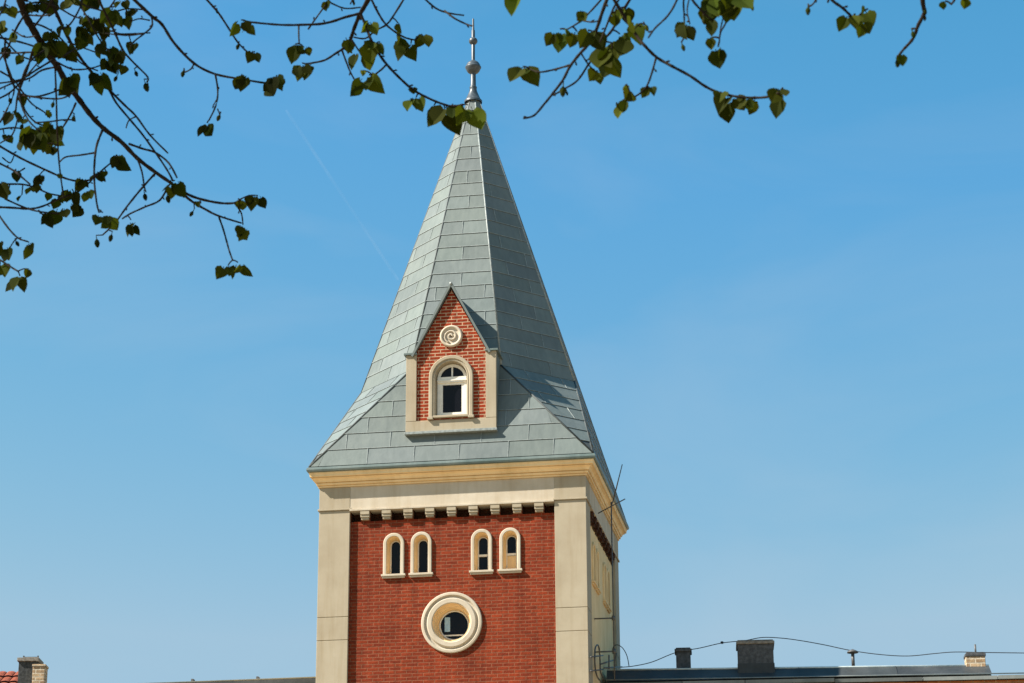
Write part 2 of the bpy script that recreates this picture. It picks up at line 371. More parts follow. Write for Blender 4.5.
# round-headed windows
def small_window(fr, c, kind, mat):
    A = lambda hw, n, zt, zb=13.84: [fr(u, n, z) for u, z in arch(hw, zb, zt, c)]
    mb = MB()
    mb.strip([A(.235, REC-.02, 14.775), A(.235, -.045, 14.775), A(.222, -.033, 14.762), A(.172, -.033, 14.712), A(.160, -.045, 14.70)])
    w = mb.build('window', mat, tower)
    mb = MB(); mb.strip([A(.160, -.045, 14.70), A(.160, -.12, 14.70), A(.145, -.125, 14.685), A(.115, -.30, 14.655), A(.10, -.30, 14.64), A(.10, -.33, 14.64)])
    mb.build('reveal', M['ochre'], w)  # ochre colour carries the warm bounced light of the reveal
    mb = MB(); mb.face(A(.12, -.315, 14.66)); mb.build('pane', M['glass'], w)
    mb = MB(); mb.strip([A(.118, -.285, 14.65), A(.118, -.27, 14.65), A(.098, -.27, 14.63), A(.098, -.30, 14.63)])
    if kind in (2, 3): mb.fbox(fr, c-.10, c+.10, -.30, -.262, 14.20, 14.25)
    mb.build('frame', M['joinery'], w)
    mb = MB(); mb.fbox(fr, c-.272, c+.272, REC, -.01, 13.795, 13.842); mb.fbox(fr, c-.25, c+.25, REC, -.035, 13.755, 13.793); mb.build('sill', mat, w, bevel=.006)
    if kind == 3:
        mb = MB(); mb.fbox(fr, c-.105, c+.105, -.308, -.272, 13.86, 14.19); mb.fbox(fr, c-.012, c+.012, -.272, -.262, 13.86, 14.19); mb.build('board', M['ochre'], w)
    return w
for c, k in zip(WIN, (0, 1, 2, 3)): small_window(FRONT, c, k, M['white'])
for c in WIN: small_window(SIDE, c, 0, M['ochre'])
# round window
mb = MB(); o = Vector((0, 0, zc_round)); ax, aa, bb = Vector((0, -1, 0)), Vector((1, 0, 0)), Vector((0, 0, 1))
mb.lathe(o, ax, aa, bb, [(.675, REC-.02), (.675, -.045), (.66, -.03), (.615, -.026), (.60, -.05), (.585, -.072), (.56, -.074), (.545, -.04), (.53, -.027), (.445, -.027), (.425, -.045)], 64, smooth=False)
rw = mb.build('round_window', M['white'], tower)
mb = MB(); mb.lathe(o, ax, aa, bb, [(.425, -.045), (.42, -.13), (.395, -.135), (.385, -.2), (.36, -.205), (.335, -.40), (.29, -.40)], 64, smooth=False); mb.build('reveal', M['ochre'], rw)  # warm bounce inside the ring put into the ochre colour
mb = MB(); mb.face([FRONT(u, -.40, z) for u, z in circle(.34, zc_round)]); mb.build('pane', M['glass'], rw)
mb = MB(); mb.lathe(o, ax, aa, bb, [(.335, -.39), (.335, -.36), (.305, -.36), (.305, -.39)], 64); mb.fbox(FRONT, -.26, .26, -.39, -.365, zc_round-.235, zc_round-.205); mb.build('frame', M['joinery'], rw)
mb = MB(); mb.fbox(FRONT, -.215, -.095, -.395, -.383, zc_round-.13, zc_round+.19); mb.build('sky_gleam', M['skygleam'], rw)  # strip painted as sky light in the pane

# spire: octagon on a square, the corners closed by triangles
ZB, ZO, ZT = 16.315, 18.69, 26.47
A = 2.52; e = .4142*A; hb = 3.2; SX = -.03
def octv(a, z, sh=0):
    q = .4142*a
    return [Vector((sh+x, 3+y, z)) for x, y in ((-q, -a), (q, -a), (a, -q), (a, q), (q, a), (-q, a), (-a, q), (-a, -q))]
OB = octv(A, ZO); OT = octv(.135, ZT, SX)
SQ = [Vector((sx*hb, 3+sy*hb, ZB)) for sx, sy in ((-1, -1), (1, -1), (1, 1), (-1, 1))]
mb = MB()
def under(mb, pts, nn=.004):
    mb.face([Vector(p) for p in pts], 1, 2)
mb.lathe(Vector((0, 0, 0)), Vector((0, 0, 1)), Vector((1, 0, 0)), Vector((0, 1, 0)), [(0, 0)], 3) if False else None
for i in range(8):
    j = (i+1) % 8
    under(mb, [OB[i], OB[j], OT[j], OT[i]])
    sheets(mb, OB[i], OB[j], OT[j], OT[i], .385, 1.15, .015, 0, 1, i*.3)
for i in range(4):
    a_, b_ = SQ[i], SQ[(i+1) % 4]
    under(mb, [a_, b_, OB[2*i+1], OB[2*i]])
    sheets(mb, a_, b_, OB[2*i+1], OB[2*i], .42, 1.05, .015, 0, 1, .2)
    c1, c2 = OB[(2*i-1) % 8], OB[2*i]
    under(mb, [a_, c2, c1])
    # corner triangle: rows narrow towards the corner at the foot
    sheets(mb, a_, a_+(c2-c1).normalized()*.01, c2, c1, .42, 1.0, .015, 0, 1, .6)
spire = mb.build('spire', [M['zinc'], M['seam'], M['zincdark']], tower, recalc=False)
for i in range(8):
    mb = MB(); mb.tube([OB[i], OT[i]], [.024, .018], 8); mb.build('hip_roll', M['seam'] if i in (1, 2, 5, 6) else M['zincdark'], spire)  # dark and pale rolls: edge shade and gleam put into their colour
for i in range(4):
    for k in (2*i, (2*i-1) % 8):
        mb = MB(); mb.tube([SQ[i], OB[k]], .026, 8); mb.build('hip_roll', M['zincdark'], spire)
mb = MB(); zax = Vector((0, 0, 1)); fo = Vector((SX-.01, 3, 0)); X, Y = Vector((1, 0, 0)), Vector((0, 1, 0))
mb.lathe(fo, zax, X, Y, [(.22, 26.42), (.225, 26.47), (.19, 26.50), (.10, 26.72), (.085, 26.80), (.095, 26.83), (.085, 26.86), (.07, 26.88), (.065, 27.2), (.045, 27.35), (.045, 28.4), (.03, 28.42), (.024, 28.72), (0, 28.75)], 20)
fin = mb.build('finial', M['finial'], spire)
mb = MB(); mb.lathe(fo, zax, X, Y, [(.05, 27.19)]+[(.185*math.cos(a), 27.385+.185*math.sin(a)) for a in [R(x) for x in range(-75, 0, 15)]]+[(.2, 27.375), (.2, 27.395)]+[(.185*math.cos(R(x)), 27.385+.185*math.sin(R(x))) for x in range(5, 80, 15)]+[(.05, 27.58)], 24)
mb.build('ball', M['finial'], fin)
mb = MB(); mb.lathe(fo, zax, X, Y, [(.11*math.cos(R(x)), 28.11+.10*math.sin(R(x))) for x in range(-80, 81, 16)], 18); mb.build('ball', M['finial'], fin)

# dormer in the spire's foot
DN = .10                                                        # how far its face stands in front of the tower face
mb = MB(); DZ0, DZ1, DZA, DW, DI = 17.05, 18.88, 20.45, 1.03, .79
wall_with_holes(mb, FRONT, [(-.83, 17.1), (.83, 17.1), (.83, 18.86), (0, DZA-.06), (-.83, 18.86)], [arch(.45, 17.36, 18.74)], DN-.04)
mb2 = mb; dorm = mb2.build('dormer', M['dbrick'], tower)
for u0_, u1_ in ((-DW+.01, -DI-.03), (DI+.03, DW-.01)):
    mb = MB(); mb.fbox(FRONT, u0_, u1_, -.75, DN-.05, 17.05, DZ1); mb.build('cheek', M['zinc'], dorm)
for sx in (-1, 1):
    mb = MB(); u0_, u1_ = sorted((sx*DI, sx*DW)); mb.fbox(FRONT, u0_, u1_, DN-.12, DN, 17.29, DZ1-.03); mb.build('pilaster', M['cream'], dorm, bevel=.006)
    mb = MB(); u0_, u1_ = sorted((sx*(DI-.01), sx*(DW+.05))); mb.fbox(FRONT, u0_, u1_, -.6, DN+.04, DZ1-.028, DZ1+.02); mb.build('pilaster_cap', M['gutter'], dorm, bevel=.006)
    # gable roof slope with its verge
    mb = MB(); up_ = Vector((-sx*.83, 0, DZA-18.86)).normalized(); nn = Vector((sx*(DZA-18.86), 0, .83)).normalized()
    e0, e1 = Vector((sx*.87, 0, 18.80)), Vector((0, 0, DZA+.0))
    mb.slab([e0+Vector((0, -DN-.05, 0)), e1+Vector((0, -DN-.05, 0)), e1+Vector((0, 1.3, 0)), e0+Vector((0, 1.3, 0))], nn, .05)
    mb.build('roof_slope', M['zinc'], dorm)
mb = MB(); mb.tube([(0, -DN-.06, DZA+.06), (0, 1.2, DZA+.06)], .035, 8); mb.build('ridge_roll', M['seam'], dorm)
mb = MB(); mb.fbox(FRONT, -DW, DW, DN-.12, DN-.002, 17.04, 17.285); mb.build('base_band', M['cream'], dorm, bevel=.006)
mb = MB(); mb.fbox(FRONT, -DW-.02, DW+.02, -.1, DN+.05, 16.975, 17.035); mb.build('drip_sill', M['seam'], dorm, bevel=.006)
D = lambda hw, n, zt, zb=17.36: [FRONT(u, n, z) for u, z in arch(hw, zb, zt)]
mb = MB(); mb.strip([D(.505, DN-.05, 18.80), D(.505, DN+.01, 18.80), D(.49, DN+.025, 18.785), D(.43, DN+.025, 18.725), D(.415, DN, 18.71), D(.40, DN, 18.695), D(.385, DN+.01, 18.68), D(.365, DN, 18.66)])
mb.build('window_surround', M['cream'], dorm)
mb = MB(); mb.strip([D(.365, DN, 18.66), D(.36, -.06, 18.655), D(.33, -.07, 18.63)]); mb.build('reveal', M['cream'], dorm)
mb = MB(); mb.strip([D(.335, -.06, 18.635), D(.335, -.045, 18.635), D(.27, -.045, 18.57, 17.43), D(.27, -.075, 18.57, 17.43)])
mb.fbox(FRONT, -.33, .33, -.08, -.02, 18.20, 18.33); mb.fbox(FRONT, -.34, .34, -.08, -.005, 18.235, 18.26); mb.fbox(FRONT, -.018, .018, -.08, -.05, 18.33, 18.58)
for a_, b_ in ((-.271, -.215), (.215, .271)): mb.fbox(FRONT, a_, b_, -.08, -.055, 17.429, 18.2)
mb.fbox(FRONT, -.214, .214, -.08, -.057, 17.429, 17.50); mb.fbox(FRONT, -.214, .214, -.08, -.057, 18.15, 18.199)
mb.build('window_frame', M['joinery'], dorm)
mb = MB(); mb.face(D(.34, -.078, 18.64)); mb.build('pane', M['glass'], dorm)
mb = MB(); mb.fbox(FRONT, -.40, .40, -.05, DN+.05, 17.335, 17.385); mb.fbox(FRONT, -.53, -.40, DN-.05, DN+.06, 17.30, 17.36); mb.fbox(FRONT, .40, .53, DN-.05, DN+.06, 17.30, 17.36); mb.build('sill', M['cream'], dorm, bevel=.006)
mb = MB(); o = Vector((-.0, -DN+.04, 19.26))
mb.lathe(o, ax, aa, bb, [(.26, -.02), (.26, .04), (.24, .06), (.21, .06), (.195, .03), (.165, .02), (.02, .02)], 40)
sp = []                                                         # spiral in the roundel
for k in range(40):
    th = k/39*3.4*math.pi; rr = .02+.14*k/39
    sp.append(o+Vector((rr*math.cos(th), -.03, rr*math.sin(th))))
mb.tube(sp, .022, 6); mb.build('roundel', M['white'], dorm)

# ------------------------------------------------------------------ right wing (turned a little away)
TH = R(4.5)
wing = empty('brick_wing', (3, 2.6, 0), 'long brick wing right of the tower with a low dark metal roof and chimneys', 'building')
def RW(u, n, z): return Vector((3.0+u*math.cos(TH)+n*math.sin(TH), 2.6+u*math.sin(TH)-n*math.cos(TH), z))   # u along, n towards the camera
UE = 8.62
mb = MB(); mb.fbox(RW, .03, 26, -6, 0, 0, 11.60); mb.build('wall', M['wbrick'], wing)
mb = MB(); mb.fbox(RW, .03, 26, .0, .15, 11.36, 11.598); mb.fbox(RW, .03, 26, 0, .08, 11.22, 11.358); mb.build('wall_cornice', M['obrick'], wing)
mb = MB()                                                        # low steep apron, then a nearly flat roof
sheets(mb, RW(.06, .02, 11.76), RW(UE, .02, 11.76), RW(UE, -.45, 12.04), RW(.06, -.45, 12.12), .62, 2.2, .02, 0, 0)
mb.face([RW(.06, -.01, 11.70), RW(UE, -.01, 11.70), RW(UE, -.47, 12.02), RW(.06, -.47, 12.10)])
mb.face([RW(.06, -.46, 12.11), RW(UE, -.46, 12.03), RW(UE, -5.5, 12.2), RW(.06, -5.5, 12.2)])
mb.face([RW(UE, -.0, 11.6), RW(UE, -.46, 12.03), RW(UE, -5.5, 12.2), RW(UE, -5.5, 11.6)])
mb.face([RW(UE, .0, 11.70), RW(26, .0, 11.70), RW(26, -5.5, 11.9), RW(UE, -5.5, 11.9)])
wroof = mb.build('roof', M['slate'], wing, recalc=False)
mb = MB(); mb.tube([RW(.06, -.45, 12.125), RW(UE, -.45, 12.045)], .028, 8, 2.4); mb.build('ridge_flashing', M['flash'], wroof)
x = .06; k = 0
mb = MB()
while x < 25:
    L = random.uniform(1.3, 2.0); dz = random.uniform(-.018, .018); tn = random.choice((.5, .9, 1.3, 1.4, .7))
    mb.fbox(RW, x, x+L-.015, -.2, .20+random.uniform(-.01, .02), 11.62+dz, 11.70+dz, tn)
    x += L; k += 1
mb.build('eaves_flashing', M['flash'], wroof)
mb = MB(); mb.tube([RW(.06, .06, 11.80), RW(UE+1.2, .06, 11.76)], .014, 6); mb.build('snow_rail', M['flash'], wroof)
def chimney(u, w, n0, n1, z1, mat, cap, label=None, zb=12.0, over=.03):
    mb = MB(); mb.fbox(RW, u, u+w, n0, n1, zb, z1-.10); ch = mb.build('chimney', mat, wroof, bevel=.01)
    mb = MB(); mb.fbox(RW, u-over, u+w+over, n0-over, n1+over, z1-.098, z1-.03); mb.fbox(RW, u-over+.03, u+w+over-.03, n0, n1, z1-.028, z1); mb.build('cap', cap, ch, bevel=.012)
    if label: ch['label'] = label
    return ch
chimney(1.63, .33, -1.2, -.8, 12.68, M['stone'], M['stone'], 'small grey chimney nearest the tower')
ch2 = chimney(3.03, .80, -1.0, -.25, 12.71, M['stone'], M['stonecap'], 'broad grey chimney with a worn pale cap', 11.9)
mb = MB(); mb.fbox(RW, 3.015, 3.845, -.5, -.238, 11.9, 12.17); mb.build('flashing_collar', M['slate'], ch2)
chimney(8.12, .43, -.75, -.40, 12.35, M['cbrick'], M['stone'], 'low cream rubble chimney at the roof end', 11.9, .015)
mb = MB(); mb.tube([RW(8.36, -.55, 12.3), RW(8.36, -.55, 12.55)], .022, 8); mb.build('flue_pipe', M['steel'], wroof)
mb = MB(); mb.tube([RW(5.62, -.6, 12.1), RW(5.62, -.6, 12.43)], .038, 10)
vp = mb.build('vent_pipe', M['steel'], wroof)
mb = MB(); mb.lathe(RW(5.62, -.6, 0), zax, X, Y, [(.0, 12.425), (.13, 12.43), (.12, 12.46), (0, 12.52)], 16); mb.build('cowl', M['steel'], vp)

# ------------------------------------------------------------------ left wing
lw = empty('plastered_wing', (-9, 3, 0), 'low wing left of the tower showing only the grey edge of its roof', 'building')
mb = MB(); mb.box(-26, -3.01, 2.75, 8.5, 0, 11.9); mb.build('wall', M['cream'], lw)
mb = MB(); mb.box(-26, -3.02, 2.55, 2.78, 11.98, 12.09, 1.2); mb.box(-26, -3.02, 2.60, 2.78, 11.905, 11.978, .3)
mb.face([(-26, 2.6, 12.09), (-3.02, 2.6, 12.09), (-3.02, 5.5, 12.12), (-26, 5.5, 12.12)])
lroof = mb.build('roof', M['slate'], lw, recalc=False)
mb = MB(); mb.tube([(-26, 2.56, 12.11), (-3.03, 2.56, 12.11)], .018, 6); mb.build('roof_rail', M['flash'], lroof)
for xx in (-3.25, -5.05, -6.6):
    mb = MB(); mb.box(xx, xx+.05, 2.6, 2.75, 12.05, 12.19); mb.build('rail_stud', M['steel'], lroof)

# ------------------------------------------------------------------ neighbour house far left
DH = 66.0
def at(x, y, dd=0): return px(x, y, DH+dd)
c0 = at(16, 676)
house = empty('tiled_house', (at(22, 676).x, at(22, 676).y, 0), 'house at the far left with a red tile roof and two chimneys', 'house')
s_ = DH/FPX                                                     # metres per pixel out there
P0 = at(20, 674); zr = P0.z
def HB(u, n, z): return Vector((P0.x, P0.y, 0))+r0*u+Vector((math.sin(YAW), -math.cos(YAW), 0))*n+Vector((0, 0, z))
mb = MB(); mb.fbox(HB, -9.4, -.08, -8, -.4, 0, zr-1.3); mb.build('wall', M['wbrick'], house)
mb = MB()
cols = 40
for i in range(cols):                                           # pantile columns up the slope, in courses
    u = -10.05+10.0*i/cols
    for k in range(8):
        n0_, z0_ = .1-.42*k, zr-1.20+.235*k
        pts = []
        for a in range(7):
            th = math.pi*a/6
            pts.append((u+.125*(1-math.cos(th)), .05*math.sin(th)))
        v0 = [HB(p, n0_, z0_+h+.03) for p, h in pts]; v1 = [HB(p, n0_-.46, z0_+h+.235) for p, h in pts]
        tn = random.uniform(.6, 1.3)
        mb.mesh(v0+v1, [(j, j+1, 8+j, 7+j) for j in range(6)], tn)
mb.mesh([HB(-9.6, .1, zr-1.24), HB(-.05, .1, zr-1.24), HB(-.05, -3.3, zr+.62), HB(-9.6, -3.3, zr+.62)], [(0, 1, 2, 3)], .5)
hroof = mb.build('roof', M['tile'], house, recalc=False)
zt = P0.z+.56
mb = MB(); mb.fbox(HB, -.24, .27, -1.5, -.9, zr-1.2, zt-.04)
hc = mb.build('chimney', M['soot'], hroof, bevel=.01); hc['label'] = 'dark grey chimney with a slab cap on two stubs'
mb = MB(); mb.fbox(HB, -.28, .31, -1.55, -.85, zt-.04, zt+.06); mb.build('cap', M['stonecap'], hc, bevel=.01)
mb = MB()
for u in (-.17, .22): mb.fbox(HB, u-.018, u+.018, -1.2, -1.16, zt+.06, zt+.17)
mb.fbox(HB, -.17, .22, -1.19, -1.17, zt+.125, zt+.14); mb.build('wire_guard', M['steel'], hc)
mb = MB(); mb.fbox(HB, .22, .55, -.95, -.55, zr-3, zr+.31); mb.fbox(HB, .205, .57, -.97, -.53, zr+.312, zr+.37)
hc2 = mb.build('chimney', M['cbrick'], hroof, bevel=.01); hc2['label'] = 'worn cream brick chimney stack'

# ------------------------------------------------------------------ antenna, cables and conduits on the tower side
XA = 3.36
def onx(x, y, X_=XA):
    d = FWD+RIGHT*((x-512)/FPX)+UP*((341.5-y)/FPX); k = (X_-CAM.x)/d.x; return CAM+d*k
p_top, p_bot = onx(613, 506), onx(612.5, 664)
ym = (p_top.y+p_bot.y)/2
ant = empty('roof_antenna', (XA, ym, p_bot.z), 'thin aerial mast on the tower side with a crossbar and leaning whip', 'antenna')
mb = MB(); mb.tube([(XA, ym, p_bot.z-.3), (XA, ym, p_top.z)], .015, 8)
for zz in (p_bot.z+.35, p_bot.z+1.1): mb.tube([(2.93, ym, zz), (XA, ym, zz)], .016, 6); mb.lathe(Vector((XA, ym, zz)), zax, X, Y, [(0, -.05), (.04, -.05), (.04, .05), (0, .05)], 8)
mb.build('mast', M['steel'], ant)
zx = onx(613, 510).z
ca_, cb_ = onx(601, 516), onx(627, 502)
mb = MB(); mid = Vector((XA, ym, zx)); dv = RIGHT*.30+UP*.16
mb.tube([mid-dv, mid+dv*1.05], .013, 6); mb.build('crossbar', M['steel'], ant)
mb = MB(); mb.tube([mid+RIGHT*.05+UP*.15, mid+RIGHT*.25+UP*.95], [.016, .010], 6); mb.build('whip', M['steel'], ant)
mb = MB(); mb.tube([mid, mid+RIGHT*.05+UP*.15], .014, 6); mb.build('clamp', M['steel'], ant)

def curve_px(pts, X_): return [onx(x, y, X_) for x, y in pts]
def smooth(pts, n=6):
    pts = [Vector(p) for p in pts]; out = []
    for i in range(len(pts)-1):
        p0, p1, p2, p3 = pts[max(i-1, 0)], pts[i], pts[i+1], pts[min(i+2, len(pts)-1)]
        for k in range(n):
            t_ = k/n
            out.append(.5*((2*p1)+(p2-p0)*t_+(2*p0-5*p1+4*p2-p3)*t_*t_+(3*p1-p0-3*p2+p3)*t_**3))
    out.append(pts[-1]); return out
mb = MB(); mb.tube(smooth(curve_px([(602, 683), (597, 676), (595, 665), (595, 650), (597, 645), (599, 648), (600, 660), (600.5, 672), (604, 680)], 3.08)), .018, 6)
for yy in (657, 671): mb.tube(curve_px([(591, yy), (603, yy-1.5)], 3.08), .016, 6)
tag(mb.build('conduit_loop', M['steel']), 'bent pipe loop fixed to the tower side just above the wing roof', 'conduit')
mb = MB(); mb.tube(smooth([(3.15, 3.6, 12.32), (3.15, 3.5, 12.38), (3.2, 3.5, 12.6)]), .015, 6)
mb.tube(curve_px([(601, 664), (614, 660)], 3.12), .018, 6); mb.tube(curve_px([(604, 668), (622, 667)], 3.2), .02, 6); mb.tube(curve_px([(609, 655), (609, 669)], 3.2), .018, 6)
tag(mb.build('pipe_bracket', M['steel']), 'small steel pipe bracket at the foot of the aerial mast', 'bracket')
# hanging cable from the mast over the chimneys and out of the picture
mb = MB(); mb.tube(smooth([px(*q) for q in ((612.5, 650, 57), (614, 646, 57), (618, 645, 57), (623, 648.5, 56.9), (627, 656, 56.8), (629, 666, 56.7))], 5), .010, 6)
tag(mb.build('cable_loop', M['cable']), 'short black cable arching from the mast foot down to the roof', 'cable')
cp = [(613, 667.5, 56.8), (622, 667.2, 56.6), (634, 666, 56.4), (652, 662, 56.2), (676, 652.5, 56.1), (700, 648, 56), (722, 643, 55.8), (745, 640.5, 55.6), (762, 637.5, 55.5), (780, 638, 55.6),
      (800, 640.5, 55.7), (825, 645, 55.7), (851, 650.5, 55.7), (880, 654.5, 55.7), (908, 656, 55.7), (935, 653.5, 55.7), (955, 652, 55.7), (985, 652.5, 55.7), (1024, 653, 55.8), (1090, 654, 55.9)]
mb = MB(); mb.tube(smooth([px(*q) for q in cp], 5), .0095, 6)
for q in ((722, 642.6, 55.8),): mb.lathe(px(*q), zax, X, Y, [(0, -.035), (.035, -.02), (.035, .02), (0, .035)], 8)
tag(mb.build('roof_cable', M['cable']), 'thin black cable looping over the chimneys of the wing roof', 'cable')

# ------------------------------------------------------------------ contrail
a_, b_ = px(286, 110, 6000), px(398, 280, 6000)
mb = MB(); mb.tube([a_.lerp(b_, k/20) for k in range(21)], [2.5+2.2*abs(math.sin(k*1.7)) for k in range(21)], 10)
tag(mb.build('contrail', M['trail']), 'faint straight white contrail in the blue sky left of the spire', 'contrail')

# ------------------------------------------------------------------ lime tree, its trunk out of frame on the left
TR = CAM + Vector((-math.sin(YAW), math.cos(YAW), 0))*6.6 - r0*4.6; TR.z = 0
tree = empty('lime_tree', TR, 'lime tree whose dark budding twigs hang into the top of the picture', 'tree')
mb = MB(); mb.tube(smooth([TR, TR+Vector((.04, .02, 1.2)), TR+Vector((-.03, .06, 2.6)), TR+Vector((.05, .0, 4.2)), TR+Vector((.1, .05, 6.2)), TR+Vector((.05, .1, 9.6))]), [.30-.0085*k for k in range(31)], 14)
mb.build('trunk', M['bark'], tree)

def leaf(mb, base, axis, normal, L, tint, stalk=.22, far=False):
    """a young heart-shaped leaf hanging from its stalk, folded along the midrib, with a toothed edge"""
    axis = axis.normalized(); sd = axis.cross(normal).normalized(); n = sd.cross(axis)
    st = stalk*L; b0 = base+axis*st
    wide = random.uniform(.82, 1.12)
    prof = [(.0, .0), (.0, .22), (.06, .36), (.16, .46), (.28, .50), (.42, .49), (.56, .42), (.70, .31), (.82, .19), (.92, .08), (1.0, .0)] if not far else [(0, 0), (.1, .4), (.4, .48), (.75, .25), (1, 0)]
    fold = random.uniform(.15, .95); curl = random.uniform(-.3, .4)
    mid = [b0+axis*(p*L)+n*(curl*L*p*p) for p, w in prof]
    lf, rt = [], []
    for k, (p, w) in enumerate(prof):
        back = -axis*(.09*L) if k == 1 and not far else Vector((0, 0, 0))
        j1, j2 = random.uniform(.94, 1.05), random.uniform(.94, 1.05)
        lf.append(mid[k]-sd*(w*L*j1*wide)+n*(w*fold*L*.7)+back); rt.append(mid[k]+sd*(w*L*j2*wide)+n*(w*fold*L*.7)+back)
    m_ = len(prof)
    mb.mesh(mid+lf, [(k, k+1, m_+k+1, m_+k) for k in range(m_-1)], tint, 0, True)
    mb.mesh(mid+rt, [(k+1, k, m_+k, m_+k+1) for k in range(m_-1)], tuple(c*.9 for c in tint), 0, True)
    if not far: mb.tube([base, b0], [.0012, .0010], 4, (.6, .55, .5))
def bud(mb, base, axis, L, tint):
    axis = axis.normalized(); a = axis.cross(Vector((.2, 1, .1))).normalized(); b2 = axis.cross(a)
    mb.lathe(base, axis, a, b2, [(.001, 0), (.0012, .3*L), (.17*L, .45*L), (.22*L, .65*L), (.14*L, .9*L), (0, 1.05*L)], 7, tint)
DOWN = Vector((0, 0, -1))
LEAFY = 1.0
def tint_():
    g_ = LEAFY*random.choice((.5, .65, .8, 1.0, 1.0, 1.3, 1.8))
    return (g_*random.uniform(.8, 1.1), g_, g_*random.uniform(.6, 1.2))
def nearest(samples, x, y):
    best = None
    for q, P in samples:
        dd = (q[0]-x)**2+(q[1]-y)**2
        if best is None or dd < best[0]: best = (dd, P, q)
    return best
def topx(P):
    d = P-CAM; w = d.dot(FWD); return (512+FPX*d.dot(RIGHT)/w, 341.5-FPX*d.dot(UP)/w)
def cluster(mb, wood, samples, x, y, size, n):
    """leaves fanning from one node just above a photo position, joined by a spur to the nearest twig"""
    size *= 1.04
    nx, ny = x, y-size*.48
    dd, P, q = nearest(samples, nx, ny)
    d = (P-CAM).length; L = size*d/FPX
    node = px(nx, ny, d)
    if dd > 1.5: wood.tube(smooth([P, P.lerp(node, .5)+Vector((0, 0, .12*(node-P).length)), node], 3), [.0022, .002, .002, .0019, .0018, .0018, .0018], 5)
    for k in range(n):
        fan = 0 if n == 1 else (k/(n-1)-.5)*2*min(.7, .22+.10*n)
        b0 = node+RIGHT*random.gauss(0, .10*L*min(n, 4)**.5)+FWD*random.gauss(0, .3*L)-UP*random.uniform(0, .12*L*(n-1))
        ax_ = DOWN+RIGHT*(fan+random.gauss(0, .15))+FWD*random.gauss(0, .4)
        nrm = -FWD+RIGHT*random.gauss(0, .7)+UP*random.gauss(0, .5)
        ll = L*random.uniform(.62, 1.08)
        leaf(mb, b0, ax_, nrm, ll, tint_(), random.uniform(.08, .22))
def twig(mb, pts, w0, w1, d0, d1):
    """a twig drawn through photo positions at a distance drifting from d0 to d1; w in photo pixels"""
    P = [px(x+random.uniform(-.4, .4), y+random.uniform(-.4, .4), d0+(d1-d0)*(i/(len(pts)-1))+random.uniform(-.02, .02)) for i, (x, y) in enumerate(pts)]
    S = smooth(P, 4); k = len(S)
    rad = [max(.0011, .5*(w0+(w1-w0)*i/(k-1))*d0/FPX)*(1+.10*math.sin(i*2.3)) for i in range(k)]
    mb.tube(S, rad, 7)
    for i in range(3, k-1, 5):                                   # nodes with resting buds
        if random.random() < .6:
            dr = (S[i+1]-S[i]).normalized(); pr = dr.cross(Vector((random.gauss(0, 1), random.gauss(0, 1), random.gauss(0, 1)))).normalized()
            bud(mb, S[i]+pr*rad[i]*.6, pr+dr*.8, .0075+rad[i], 1)
    return S
def branch(feed, twigs, leaves_, buds_, d, jit):
    mb = MB()
    samples = []
    for tw in twigs:
        pts, w0, w1 = tw[:3]; dd = tw[3] if len(tw) > 3 else 0
        samples += [(topx(P), P) for P in twig(mb, pts, w0, w1, d+dd, d+dd+random.uniform(-jit, jit))]
    if feed:                                                     # the limb that carries it, from the trunk and out of frame
        p_in = px(twigs[0][0][0][0], twigs[0][0][0][1], d); r_in = .5*twigs[0][1]*d/FPX
        h, rise = feed
        p0 = TR+Vector((.03, .02, h)); m1 = p0.lerp(p_in, .4)+Vector((0, 0, rise)); m2 = p0.lerp(p_in, .8)+Vector((0, 0, rise*.75))
        S = smooth([p0, m1, m2, p_in], 8); k = len(S)
        mb.tube(S, [.07+(r_in-.07)*(i/(k-1))**.6 for i in range(k)], 9)
    ml = MB()
    for q in leaves_: cluster(ml, mb, samples, *q[:4])
    for x, y, s_z in buds_:
        dd, P, q = nearest(samples, x, y-s_z*.5)
        d_ = (P-CAM).length; L = s_z*d_/FPX; c = px(x, y, d_); axd = DOWN+RIGHT*random.gauss(0, .25); b0 = c-axd.normalized()*L*.55
        mb.tube([P, b0], [.0018, .0016], 5); bud(ml, b0, axd, L, tint_())
    br = mb.build('branch', M['bark'], tree, recalc=False)
    ml.build('leaves', M['leaf'], br, recalc=False)
    return br
